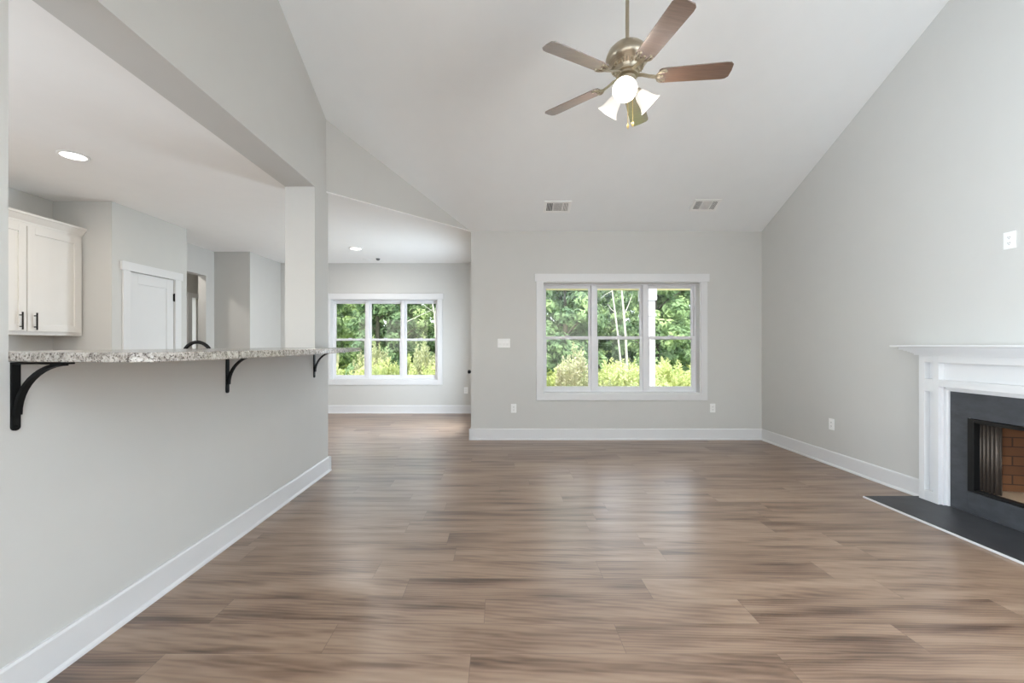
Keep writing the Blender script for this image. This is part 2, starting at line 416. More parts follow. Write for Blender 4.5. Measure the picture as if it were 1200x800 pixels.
# kitchen, pantry and hall walls
XK = -4.669; XP = -4.054; YP = 4.455; YP2 = 5.52
wall_x('wall_kitchen', XK-.12, XK, 0, YP, 0, H, (.5, 2.5, 1.1, 2.2), 'kitchen wall behind the white wall cabinet')
wall_y('wall_kitchen_front', XK-.12, XLk, -.12, 0, 0, H, (-4.3, -2.3, 1.0, 2.2), 'kitchen wall behind the viewer')
pw = MB(); pw.box(XK-.12, XP-.1, YP, YP+.1, 0, H)
pw.box(XP-.1, XP, YP, 4.67, 0, H).box(XP-.1, XP, 5.306, YP2, 0, H).box(XP-.1, XP, 4.67, 5.306, 2.06, H)
pw.box(-4.75, XP-.1, YP2-.1, YP2, 0, H)
struct('wall_pantry', pw, M['wall'], 'pantry walls around the white panel door', 'wall')
hw = MB(); hw.box(-4.72, -4.6, YP2, 5.75, 0, H).box(-4.72, -4.6, 5.75, 6.676, 2.337, H).box(-4.72, -4.6, 6.676, 6.867, 0, H)
struct('wall_hall', hw, M['wall'], 'wall with the cased opening to the hall', 'wall')
wall_y('wall_closet', -4.72, -4.024, 6.867, 6.967, 0, H, None, 'shaded wall facing the kitchen beyond the hall opening')
wall_x('wall_dining_left', -4.15, -4.024, 6.967, YD, 0, H, None, 'pale wall at the left of the dining area')
ho = MB(); ho.box(-5.77, -5.65, 5.2, 7.80, 0, H).box(-5.77, -5.65, 7.80, 7.93, 2.12, H).box(-5.77, -5.65, 7.93, 8.1, 0, H)
struct('wall_hall_far', ho, M['wall'], 'far hall wall with a narrow lit opening', 'wall')
wall_y('wall_hall_end', -5.65, -4.15, 7.97, 8.1, 0, H, None, 'end wall of the hall')
wall_y('wall_hall_near', -5.77, -4.75, 5.2, 5.3, 0, H, None, 'near wall of the hall')
tr = MB().box(-5.65, -5.625, 7.70, 7.80, 0, 2.12).box(-5.65, -5.62, 7.69, 7.965, 2.12, 2.2)
struct('trim_hall', tr, M['trim'], 'white casing of the narrow lit opening in the hall', 'trim')

# ------------------------------------------------------------------ baseboards
def baseboard(name, segs, label):
    mb = MB()
    for (x0, y0), (x1, y1), (nx, ny) in segs:     # line on the wall face, n points into the room
        t = Vector((x1-x0, y1-y0)); L = t.length; t.normalize()
        prof = [(0, 0), (.026, 0), (.025, .010), (.021, .017), (.015, .021), (.015, .136), (.010, .146), (0, .146)]
        n = len(prof); vsx = []
        for e in (0, L):
            for o, z in prof: vsx.append((x0+t.x*e+nx*o, y0+t.y*e+ny*o, z))
        mb.add(vsx, [tuple(range(n)), tuple(range(2*n-1, n-1, -1))]+[(i, (i+1) % n, (i+1) % n+n, i+n) for i in range(n)])
    return struct(name, mb, M['trim'], label, 'baseboard')
baseboard('baseboard_left', [((XL, YF), (XL, Y2+.026), (1, 0)), ((XLk, Y2), (XL+.026, Y2), (0, 1))], 'white baseboard along the bar wall on the left')
baseboard('baseboard_back', [((XS-.026, YB), (XR, YB), (0, -1)), ((XS, YB-.026), (XS, 5.9), (-1, 0))], 'white baseboard under the living room window')
baseboard('baseboard_right', [((XR, 3.456), (XR, YB-.02), (-1, 0))], 'white baseboard along the right wall')
baseboard('baseboard_dining', [((-4.0, YD), (XS, YD), (0, -1))], 'white baseboard under the dining window')

# ------------------------------------------------------------------ windows
def window(idx, hole, y0, label):
    x0, x1, z0, z1 = hole
    w = empty('window_%d' % idx, ((x0+x1)/2, y0, z0), label, 'window', kind='structure')
    cs = MB(); cw = .085
    cs.box(x0-cw, x0, y0-.018, y0, z0-cw, z1).box(x1, x1+cw, y0-.018, y0, z0-cw, z1)
    cs.box(x0, x1, y0-.018, y0, z0-cw, z0)
    cs.box(x0-cw-.022, x1+cw+.022, y0-.026, y0, z1, z1+.102)
    build('casing', cs, M['trim'], w, bevel=.002)
    build('jamb', MB().frame('y', x0, x1, z0, z1, (.012, .012, .012, .012), y0-.004, y0+.19), M['trim'], w)
    ya = y0+.115
    build('window_frame', MB().frame('y', x0+.012, x1-.012, z0+.012, z1-.012, (.02, .02, .022, .022), ya, y0+.185), M['vinyl'], w)
    W_ = (x1-x0)/3; mw = .062; zm = (z0+z1)/2
    for k in (1, 2):
        build('mullion', MB().box(x0+k*W_-mw/2, x0+k*W_+mw/2, ya-.012, y0+.185, z0+.03, z1-.03), M['vinyl'], w, bevel=.003)
    for k in range(3):
        a = x0+k*W_+(mw/2 if k else .03); b = x0+(k+1)*W_-(mw/2 if k < 2 else .03)
        lo = build('lower_sash', MB().frame('y', a, b, z0+.03, zm+.022, (.035, .035, .055, .036), ya+.008, ya+.034), M['vinyl'], w, bevel=.002)
        build('pane', MB().box(a+.03, b-.03, ya+.018, ya+.022, z0+.075, zm-.01), M['glass'], lo)
        up = build('upper_sash', MB().frame('y', a, b, zm-.022, z1-.03, (.03, .03, .036, .04), ya+.036, ya+.062), M['vinyl'], w, bevel=.002)
        build('pane', MB().box(a+.025, b-.025, ya+.046, ya+.05, zm+.01, z1-.065), M['glass'], up)
        build('sash_lock', MB().box((a+b)/2-.03, (a+b)/2+.03, ya-.004, ya+.03, zm+.022, zm+.034), M['vinyl'], lo, bevel=.003)
    return w
window(1, W1, YB, 'white three-unit living room window in the far wall')
window(2, W2, YD, 'white three-unit dining window left of centre')

# ------------------------------------------------------------------ doors
d1 = empty('door_1', (XP, 4.99, 0), 'white single-panel pantry door beside the wall cabinet', 'door', kind='structure')
dl = MB(); dl.frame('x', 4.676, 5.30, .01, 2.054, (.105, .105, .2, .12), XP-.037, XP-.002); dl.box(XP-.03, XP-.012, 4.76, 5.22, .1, 1.98)
build('door_leaf', dl, M['trim'], d1, bevel=.002)
dc = MB(); dc.box(XP, XP+.018, 4.575, 4.667, 0, 2.06).box(XP, XP+.018, 5.309, 5.405, 0, 2.06).box(XP, XP+.026, 4.55, 5.425, 2.06, 2.155)
build('casing', dc, M['trim'], d1, bevel=.002)
for z in (1.84, 1.05, .25):
    build('hinge', MB().box(XP-.004, XP+.008, 5.292, 5.312, z-.045, z+.045).lathe([(.006, z-.05), (.006, z+.05)], Matrix.Translation((XP+.008, 5.302, 0)), 10), M['black'], d1)
d2 = empty('door_2', (XS, 6.43, 0), 'exterior door whose dark knob shows past the corner of the far wall', 'door', kind='structure')
dg = build('door_leaf', MB().frame('x', 5.995, 6.865, .01, 2.045, (.1, .1, .2, .1), XS+.012, XS+.056), M['trim'], d2, bevel=.002)
build('pane', MB().box(XS+.03, XS+.036, 6.08, 6.78, .2, 1.96), M['glass'], dg)
kn = Matrix.Translation((XS+.012, 6.05, .872)) @ Matrix.Rotation(R(-90), 4, 'Y')
build('door_knob', MB().lathe([(.03, 0), (.03, .008), (.012, .014), (.011, .04), (.024, .05), (.029, .064), (.024, .08), (.008, .086)], kn, 20), M['black'], d2, smooth=True)

# ------------------------------------------------------------------ granite bar top and its brackets
ct = [(XL, 1.484), (-1.586, 1.455), (-1.441, 1.426), (-1.30, 1.398), (-1.20, 1.385), (-1.15, 1.41), (-1.125, 1.47), (-1.112, 1.6), (-1.10, 1.85), (-1.095, 2.1),
      (-1.10, 2.4), (-1.12, 2.7), (-1.155, 3.0), (-1.20, 3.3), (-1.25, 3.6), (-1.30, 3.9), (-1.335, 4.10), (-1.36, 4.125), (XL+.003, 4.16), (XL+.003, 3.932), (-2.04, 3.932), (-2.04, 1.486)]
tag(build('bar_countertop', MB().prism(ct, 'z', KZ+.001, KZ+.034), M['granite'], bevel=.004), 'bowed speckled granite bar top on the half wall at left', 'countertop')
def bracket(y, label):
    b = empty('bar_bracket', (XL, y, .97), label, 'bracket', 'black iron brackets under the granite bar')
    zt = KZ-.002; zb = .952
    # wall plate with a rounded foot
    hw_ = .0145; foot = [(y-hw_, zt), (y-hw_, zb+.012)]+[(y+hw_*math.cos(a), zb+.012-.012*math.sin(a)) for a in [R(180-k*30) for k in range(1, 6)]]+[(y+hw_, zb+.012), (y+hw_, zt)]
    build('wall_plate', MB().prism(foot, 'x', XL+.001, XL+.008), M['black'], b, bevel=.001)
    build('arm', MB().box(XL+.008, XL+.20, y-.0145, y+.0145, zt-.007, zt), M['black'], b, bevel=.001)
    path = []
    for k in range(13):
        a = R(90*k/12); path.append((XL+.012+.168*(1-math.cos(a)), y, zt-.185+.178*math.sin(a)))
    build('brace', MB().bar(path, .022, .011, (0, 1, 0)), M['black'], b, smooth=True)
    build('screw', MB().lathe([(.0055, 0), (.004, .003)], Matrix.Translation((XL+.008, y, zb+.016)) @ Matrix.Rotation(R(90), 4, 'Y'), 10), M['black'], b)
    return b
bracket(1.500, 'black curved iron bracket nearest the viewer, under the bar top')
bracket(2.667, 'black curved iron bracket halfway along under the bar top')
bracket(3.915, 'black curved iron bracket by the column at the far end of the bar')

# ------------------------------------------------------------------ kitchen: wall cabinet, worktop, faucet
cy0, cy1 = 2.88, 4.448; cf = -4.36; cz0, cz1 = 1.345, 2.375
cab = empty('wall_cabinet', (XK, (cy0+cy1)/2, cz0), 'white shaker wall cabinet with black bar pulls in the kitchen', 'cabinet')
build('body', MB().box(XK+.003, cf, cy0, cy1, cz0, cz1), M['cabinet'], cab, bevel=.002)
prof = [(XK+.003, cz1-.002), (cf+.004, cz1-.002), (cf+.008, cz1+.012), (cf+.022, cz1+.03), (cf+.045, cz1+.06), (cf+.055, cz1+.066), (cf+.055, cz1+.085), (XK+.003, cz1+.085)]
build('crown_molding', MB().prism(prof, 'y', cy0, cy1), M['cabinet'], cab)
for k in range(3):
    a = cy1-.02-(k+1)*.508; b = a+.498
    dr = MB().frame('x', a, b, cz0+.035, cz1-.03, (.062, .062, .062, .062), cf+.001, cf+.021); dr.box(cf+.001, cf+.010, a+.06, b-.06, cz0+.09, cz1-.09)
    dob = build('door', dr, M['cabinet'], cab, bevel=.0015)
    hy = a+.055 if k % 2 == 0 else b-.055
    hd = MB().tube([(cf+.048, hy, 1.392), (cf+.048, hy, 1.552)], .0065, 10)
    for z in (1.42, 1.524): hd.tube([(cf+.021, hy, z), (cf+.048, hy, z)], .005, 8)
    build('handle', hd, M['bronze'], dob, smooth=True)
wk = empty('base_cabinet', (-2.3, 2.7, 0), 'white base cabinet standing behind the bar half wall', 'cabinet')
build('body', MB().box(-2.58, XLk-.004, 1.7, 3.9, .09, .87), M['cabinet'], wk)
build('toe_kick', MB().box(-2.52, XLk-.004, 1.7, 3.9, .001, .09), M['black'], wk)
for k in range(4): build('door', MB().frame('x', 1.71+k*.547, 1.71+k*.547+.54, .11, .85, (.06,)*4, -2.6, -2.581).box(-2.592, -2.581, 1.76+k*.547, 2.2+k*.547, .16, .8), M['cabinet'], wk)
tag(build('kitchen_worktop', MB().box(-2.62, XLk-.004, 1.66, 3.925, .872, .905), M['granite'], bevel=.003), 'granite worktop behind the bar half wall below the faucet', 'worktop')
fx, fy = -2.19, 3.1
fa = empty('kitchen_faucet', (fx, fy, .907), 'black gooseneck faucet arching just above the bar top', 'faucet')
build('base', MB().lathe([(.028, .906), (.028, .915), (.02, .925), (.018, .99), (.013, 1.0)], Matrix.Translation((fx+.09, fy, 0)), 18), M['black'], fa, smooth=True)
pth = [(fx+.09, fy, .98), (fx+.09, fy, 1.1), (fx+.09, fy, 1.175)]
pth += [(fx-.01+.1*math.cos(R(a)), fy, 1.175+.098*math.sin(R(a))) for a in range(10, 190, 10)]+[(fx-.11, fy, 1.13)]
build('spout', MB().tube(pth, .0125, 12), M['black'], fa, smooth=True)
build('spray_head', MB().lathe([(.014, 1.05), (.018, 1.06), (.018, 1.12), (.0145, 1.14)], Matrix.Translation((fx-.11, fy, 0)), 16), M['black'], fa, smooth=True)
build('lever', MB().tube([(fx+.09, fy+.018, .96), (fx+.09, fy+.04, .965), (fx+.085, fy+.1, .99)], [.008, .006, .005], 8), M['black'], fa, smooth=True)

# ------------------------------------------------------------------ recessed lights and ceiling fittings
def downlight(x, y, label, power, color, d=.20):
    o = empty('recessed_light', (x, y, H), label, 'ceiling light', 'recessed ceiling lights')
    T = Matrix.Translation((x, y, 0)); r = d/2
    build('trim_ring', MB().lathe([(r-.022, H-.001), (r-.002, H-.001), (r, H-.006), (r-.006, H-.011), (r-.02, H-.011), (r-.022, H-.007)], T, 40, caps=False), M['plastic'], o, smooth=True)
    build('lens', MB().lathe([(r-.02, H-.0005), (r-.02, H-.006)], T, 40), M['led'], o)
    ar = area('lamp', (0, 0, -.02), (d*.8, d*.8), (0, 0, 0), power, color, 'DISK', o)
    return o
downlight(-3.372, 3.372, 'round lit recessed light in the kitchen ceiling at left', 11, (1, .9, .78))
downlight(-2.24, 6.62, 'round lit recessed light in the dining area ceiling', 13, (1, .96, .92), .21)
downlight(-5.2, 6.2, 'recessed-style light added out of view to brighten the hall', 12, (1, .95, .9))  # no lamp known here; added to lift the dark hall
for x, y in ((-3.5, .9),):
    downlight(x, y, 'recessed-style light added out of view to brighten the kitchen', 20, (1, .9, .78))  # extra unseen lamp added for kitchen brightness
sm = MB().lathe([(.075, H-.001), (.075, H-.012), (.06, H-.018), (.02, H-.02)], Matrix.Translation((-2.34, 7.5, 0)), 28)
tag(build('junction_cover', sm, M['plastic'], smooth=True), 'flat white round cover plate on the dining ceiling near the far wall', 'cover plate')
sm = MB().lathe([(.035, H-.001), (.035, H-.01), (.022, H-.03), (.012, H-.034)], Matrix.Translation((-2.12, 7.41, 0)), 20)
tag(build('ceiling_socket', sm, M['dark_duct'], smooth=True), 'small dark fixture socket on the dining ceiling right of the round plate', 'socket')

# vents on the slope
def vent(x, y, label):
    v = empty('ceiling_vent', (x, y, vz(y)), label, 'air vent', 'white air vents on the sloping ceiling')
    th = math.atan(PIT)
    L = lambda mb: mb.xf(Matrix.Translation((x, y, vz(y))) @ Matrix.Rotation(-th, 4, 'X'))
    w, h = .165, .098
    build('frame', L(MB().frame('z', -w, w, -h, h, (.03, .03, .03, .03), -.011, -.001).box(-.055, -.045, -h+.03, h-.03, -.010, -.001).box(.06, .07, -h+.03, h-.03, -.010, -.001)), M['plastic'], v, bevel=.002)
    build('duct', L(MB().box(-w+.02, w-.02, -h+.02, h-.02, -.003, -.0015)), M['dark_duct'], v)
    sl = MB()
    for s0, s1, tilt in ((-.133, -.06, 68), (-.043, .057, 45), (.073, .133, -25)):
        n = int((s1-s0)/.0125)
        for k in range(n+1):
            q = s0+(s1-s0)*k/n
            b = MB().box(-.0055, .0055, -h+.03, h-.03, -.0008, .0008).xf(Matrix.Translation((q, 0, -.0065)) @ Matrix.Rotation(R(tilt), 4, 'Y')); sl.add(b.v, b.f)
    build('louvers', L(sl), M['plastic'], v)
    return v
vent(.702, 5.24, 'white slatted air vent on the sloping ceiling, left of the two')
vent(2.505, 5.214, 'white slatted air vent on the sloping ceiling, right of the two')

# ------------------------------------------------------------------ switch plates and outlets
def plate(name, label, cat, loc, face, gangs, kind, group=None):
    """face: 'y' facing -Y (back wall), 'x' facing -X (right wall)"""
    o = empty(name, loc, label, cat, group)
    w = .072+.046*(gangs-1); h = .117
    M_ = Matrix.Translation(loc) @ (Matrix() if face == 'y' else Matrix.Rotation(R(-90), 4, 'Z'))
    build('cover_plate', MB().box(-w/2, w/2, -.007, -.001, -h/2, h/2).xf(M_), M['plastic'], o, bevel=.003)
    for g in range(gangs):
        gx = (g-(gangs-1)/2)*.046
        if kind == 'switch':
            build('rocker', MB().prism([(-.007, -.033), (-.012, .0), (-.008, .033)], 'x', gx-.0165, gx+.0165).xf(M_), M['plastic'], o)
        else:
            for s in (-1, 1):
                rc = build('receptacle', MB().lathe([(.0165, .006), (.0165, .0095)], Matrix.Translation((gx, 0, s*.0195)) @ Matrix.Rotation(R(90), 4, 'X'), 20).xf(M_), M['plastic'], o)
                build('slots', MB().box(gx-.007, gx-.0045, -.0102, -.009, s*.0195-.003, s*.0195+.006).box(gx+.0045, gx+.007, -.0102, -.009, s*.0195-.003, s*.0195+.006).box(gx-.002, gx+.002, -.0102, -.009, s*.0195-.011, s*.0195-.007).xf(M_), M['slot'], rc)
    return o
plate('switch_plate', 'wide white rocker switch plate left of the living room window', 'light switch', (.05, YB, 1.276), 'y', 3, 'switch')
plate('wall_outlet', 'white outlet below the switch plate, left of the living room window', 'outlet', (.18, YB, .414), 'y', 1, 'outlet')
plate('wall_outlet', 'white outlet low on the far wall, right of the living room window', 'outlet', (2.81, YB, .418), 'y', 1, 'outlet')
plate('wall_outlet', 'white outlet low on the right wall before the fireplace', 'outlet', (XR, 4.447, .426), 'x', 1, 'outlet')
plate('wall_outlet', 'white outlet high on the right wall above the mantel', 'outlet', (XR, 2.893, 1.962), 'x', 1, 'outlet')
plate('wall_outlet', 'white outlet low on the dining wall, right of its window', 'outlet', (-.625, YD, .42), 'y', 1, 'outlet')

# ------------------------------------------------------------------ fireplace
fy0, fy1 = 1.924, 3.454; xf = 3.39
LW = .154
mt = empty('fireplace_mantel', (XR, (fy0+fy1)/2, .018), 'white paneled fireplace mantel surround on the right wall', 'mantel')
zb = .0185
ztop = 1.172; zfr = .93
def panel_leg(y0, y1):
    m = MB(); st = .044; xb = XR-.002; xr = xf+.045
    m.box(xr, xb, y0, y1, zb, ztop)
    m.box(xf, xr, y0, y0+st, zb, ztop).box(xf, xr, y1-st, y1, zb, ztop)
    for a, b in ((zb, .10), (.885, .985), (1.115, ztop)): m.box(xf, xr, y0+st, y1-st, a, b)
    return m
build('leg', panel_leg(fy1-LW, fy1), M['trim'], mt, bevel=.0015)
build('leg', panel_leg(fy0, fy0+LW), M['trim'], mt, bevel=.0015)
fr = MB(); a, b = fy0+LW, fy1-LW
fr.box(xf+.045, XR-.002, a, b, zfr, ztop); fr.box(xf, xf+.045, a, b, zfr, .985).box(xf, xf+.045, a, b, 1.115, ztop)
build('frieze', fr, M['trim'], mt, bevel=.0015)
ib = MB()
for (p, q, x0) in ((b-.016, b, 3.414), (b-.03, b-.016, 3.436)): ib.box(x0, XR-.004, p, q, zb, zfr)
for (p, q, x0) in ((a, a+.016, 3.414), (a+.016, a+.03, 3.436)): ib.box(x0, XR-.004, p, q, zb, zfr)
ib.box(3.414, XR-.004, a+.03, b-.03, zfr-.016, zfr).box(3.436, XR-.004, a+.03, b-.03, zfr-.03, zfr-.016)
build('inner_molding', ib, M['trim'], mt)
def ledge(m, d, z0, z1, ov): m.box(XR-d, XR-.002, fy0-ov, fy1+ov, z0, z1)
cr = MB()
for d, z0, z1, ov in ((.092, 1.172, 1.184, .02), (.098, 1.184, 1.19, .026), (.108, 1.19, 1.197, .036), (.12, 1.197, 1.205, .048), (.136, 1.205, 1.214, .064), (.155, 1.214, 1.236, .085)): ledge(cr, d, z0, z1, ov)
build('crown_molding', cr, M['trim'], mt)
sh = MB(); ledge(sh, .195, 1.236, 1.252, .125); build('shelf', sh, M['trim'], mt, bevel=.003)
su = MB(); sxa, sxb = XR-.012, XR-.001
ya, yb = a+.032, b-.032
su.box(sxa, sxb, FB[1], yb, .019, FB[3]).box(sxa, sxb, ya, FB[0], .019, FB[3]).box(sxa, sxb, ya, yb, FB[3], zfr-.032).box(sxa, sxb, FB[0], FB[1], .019, FB[2])
tag(build('fireplace_surround', su, M['slate'], bevel=.001), 'charcoal slate facing around the firebox opening inside the white mantel', 'fireplace surround')
fb = empty('firebox', (XR+.2, (FB[0]+FB[1])/2, FB[2]), 'black metal firebox with brick lining set in the slate facing', 'firebox')
e = .004
y0, y1, z0, z1 = FB[0]+e, FB[1]-e, FB[2]+e, FB[3]-e
build('frame', MB().frame('x', y0, y1, z0, z1, (.042, .042, .018, .026), XR-.018, XR+.03), M['soot'], fb, bevel=.002)
xd = XR+.52; yi = .12
build('brick_back', MB().box(xd, xd+.03, y0+yi-.02, y1-yi+.02, z0, z1+.06), M['brick'], fb)
for s in (0, 1):
    ya_, yb_ = (y0+.012, y0+yi) if s == 0 else (y1-.012, y1-yi)
    t = .03*(1 if s else -1)
    build('brick_side', MB().prism([(XR+.03, ya_), (xd, yb_), (xd, yb_+t), (XR+.03, ya_+t*.4)], 'z', z0, z1+.06), M['brick'], fb)
build('hearth_floor', MB().box(XR+.005, xd, y0, y1, z0-.002, z0+.012), paint('ash_refractory', lin(196, 170, 140), .9), fb)
build('hood', MB().box(XR+.03, xd+.03, y0, y1, z1+.06, z1+.08), M['soot'], fb)
build('shell', MB().box(xd+.035, xd+.05, y0, y1, z0, z1+.08), M['soot'], fb)
for lo, hi in ((y1-.15, y1-.012), (y0+.012, y0+.15)):
    pts = []; nn = 74
    for k in range(nn+1):
        t = k/nn; pts.append((XR+.055+.016*math.sin(t*2*math.pi*5.5), lo+(hi-lo)*t))
    poly = pts+[(x+.003, y) for x, y in reversed(pts)]
    cm = MB()
    n = len(pts); vv = []
    for z in (z0+.014, z1-.03):
        for x, y in pts: vv.append((x, y, z))
    cm.add(vv, [(i, i+1, n+i+1, n+i) for i in range(n-1)])
    cb_ = build('mesh_curtain', cm, M['screen'], fb, smooth=True)
    so = cb_.modifiers.new('thickness', 'SOLIDIFY'); so.thickness = .003
build('curtain_rod', MB().tube([(XR+.055, y0+.03, z1-.026), (XR+.055, y1-.03, z1-.026)], .004, 8), M['screen'], fb)
lg = empty('hearth', (3.2, 2.67, 0), 'black slate hearth slab with pale edge strip in front of the fireplace', 'hearth')
hx0, hy0, hy1 = 2.975, 1.83, 3.50
build('slab', MB().box(hx0+.012, XR-.002, hy0+.012, hy1, .001, .016), M['slate_hearth'], lg, bevel=.002)
build('edge_strip', MB().box(hx0, hx0+.012, hy0, hy1, .001, .014).box(hx0+.012, XR-.03, hy0, hy0+.012, .001, .014), M['trim'], lg, bevel=.002)

# ------------------------------------------------------------------ ceiling fan
FX, FY = .862, 2.89; BZ = 3.06
fan = empty('ceiling_fan', (FX, FY, RZ), 'brushed nickel ceiling fan with walnut blades and three lit glass shades', 'ceiling fan')
T = Matrix.Translation((FX, FY, 0))
build('canopy', MB().lathe([(.0135, RZ-.13), (.03, RZ-.125), (.06, RZ-.10), (.072, RZ-.06), (.072, RZ-.037), (.05, RZ-.03)], T, 28), M['nickel'], fan, smooth=True)
build('downrod', MB().lathe([(.0125, 3.29), (.0125, RZ-.09)], T, 16), M['nickel'], fan, smooth=True)
build('motor_housing', MB().lathe([(.02, 3.31), (.028, 3.30), (.06, 3.288), (.095, 3.27), (.125, 3.24), (.14, 3.205), (.143, 3.185), (.138, 3.17), (.125, 3.155), (.105, 3.14), (.088, 3.12), (.08, 3.10), (.08, 3.09)], T, 40), M['nickel'], fan, smooth=True)
vr = MB()
for k in range(30):
    b_ = MB().box(.094, .106, -.0035, .0035, 3.118, 3.142).xf(T @ Matrix.Rotation(2*math.pi*k/30, 4, 'Z')); vr.add(b_.v, b_.f)
build('vent_ring', vr, M['nickel'], fan)
build('flywheel', MB().lathe([(.07, 3.09), (.072, 3.085), (.072, 3.07), (.05, 3.065)], T, 28), M['nickel'], fan, smooth=True)
build('switch_housing', MB().lathe([(.045, 3.066), (.056, 3.06), (.058, 3.03), (.05, 3.0), (.052, 2.985), (.048, 2.955), (.03, 2.935), (.012, 2.925)], T, 28), M['nickel'], fan, smooth=True)
for k in range(5):
    ang = R(64.7+72*k)
    Rm = T @ Matrix.Rotation(ang, 4, 'Z') @ Matrix.Translation((0, 0, BZ))
    Pm = Rm @ Matrix.Rotation(R(-12), 4, 'X')
    pts = [(.20, -.045), (.215, -.056), (.25, -.060), (.62, -.068), (.645, -.064), (.662, -.048), (.666, 0), (.662, .048), (.645, .064), (.62, .068), (.25, .060), (.215, .056), (.20, .045)]
    bl = build('blade', MB().prism(pts, 'z', -.003, .004).xf(Pm), M['blade'], fan, bevel=.0012)
    ir = MB()
    ir.bar([(.06, 0, .018), (.10, 0, .016), (.14, 0, .002), (.18, 0, -.007), (.215, 0, -.007)], .026, .006, (0, 1, 0))
    for rr, x0, w in ((.034, .235, 1.5), (.022, .228, 1.45)):
        arc = [(x0+.045*math.cos(R(a))*-1.0, rr*w*math.sin(R(a)), -.0065) for a in range(-100, 101, 20)]
        ir.bar(arc, .007, .006, (0, 0, 1))
    for sx, sy in ((.245, .035), (.245, -.035), (.225, 0)): ir.lathe([(.007, -.010), (.009, -.006), (.009, -.003)], Matrix.Translation((sx, sy, 0)), 10)
    build('blade_iron', ir.xf(Pm), M['nickel'], bl, smooth=True)
for az in (-112, 8, 128):
    ca, sa = math.cos(R(az)), math.sin(R(az))
    arm = [(FX+ca*r, FY+sa*r, z) for r, z in ((.03, 2.975), (.052, 2.985), (.068, 2.98), (.076, 2.968))]
    ax = Vector((ca*.74, sa*.74, -.67)).normalized()
    q = Vector((0, 0, 1)).rotation_difference(ax).to_matrix().to_4x4()
    base = Vector((FX+ca*.07, FY+sa*.07, 2.976)); Tm = Matrix.Translation(base) @ q
    f_ = build('shade_fitter', MB().tube(arm, .009, 10).lathe([(.012, -.012), (.026, -.004), (.028, .012), (.026, .018)], Tm, 20), M['nickel'], fan, smooth=True)
    prof = [(.025, .010), (.034, .022), (.043, .045), (.050, .075), (.058, .10), (.070, .122), (.078, .13), (.075, .131), (.066, .120), (.054, .098), (.046, .074), (.039, .045), (.030, .024)]
    build('lamp_shade', MB().lathe(prof, Tm, 32, caps=False), M['shade'], f_, smooth=True)
    build('bulb', MB().lathe([(.012, .018), (.014, .035), (.024, .06), (.029, .08), (.025, .098), (.012, .108), (.003, .110)], Tm, 20), M['bulb'], f_, smooth=True)
    ld = bpy.data.lights.new('fan_lamp', 'POINT'); ld.energy = 5.5; ld.color = (1, .94, .86); ld.shadow_soft_size = .045
    lo = bpy.data.objects.new('fan_lamp', ld); COL.objects.link(lo); lo.parent = fan; lo.location = base+ax*.17-Vector((FX, FY, RZ))
for dx, dy, zl in ((.02, -.05, 2.735), (-.012, -.052, 2.72)):
    build('pull_chain', MB().tube([(FX+dx, FY+dy, 2.99), (FX+dx, FY+dy, zl)], .0022, 6), M['chain'], fan)
    build('chain_fob', MB().lathe([(.002, zl+.005), (.008, zl-.004), (.009, zl-.016), (.004, zl-.03), (.001, zl-.034)], Matrix.Translation((FX+dx, FY+dy, 0)), 14), M['chain'], fan, smooth=True)

# ------------------------------------------------------------------ outdoors: porch, ground, weeds, woods
GZ = -.35
tag(build('ground', MB().box(-60, 70, YD+.3, 75, GZ-.2, GZ), M['grass']), 'rough grassy ground outside the windows', 'ground', kind='structure')
pp = empty('porch_post', (2.80, 8.1, GZ), 'square white porch post seen through the right pane of the living room window', 'porch post')
build('shaft', MB().box(2.69, 2.91, 8.0, 8.22, GZ+.001, 2.09), M['porch'], pp, bevel=.004)
build('capital', MB().box(2.672, 2.928, 7.982, 8.238, 1.79, 1.84), M['porch'], pp, bevel=.003)
build('cap_block', MB().box(2.665, 2.935, 7.975, 8.245, 2.09, 2.30), M['porch'], pp, bevel=.003)
tag(build('porch_beam', MB().box(.2, 6.0, 8.0, 8.22, 2.302, 2.6), M['beam'], bevel=.004), 'cream porch beam across the top of the living room window view', 'beam')

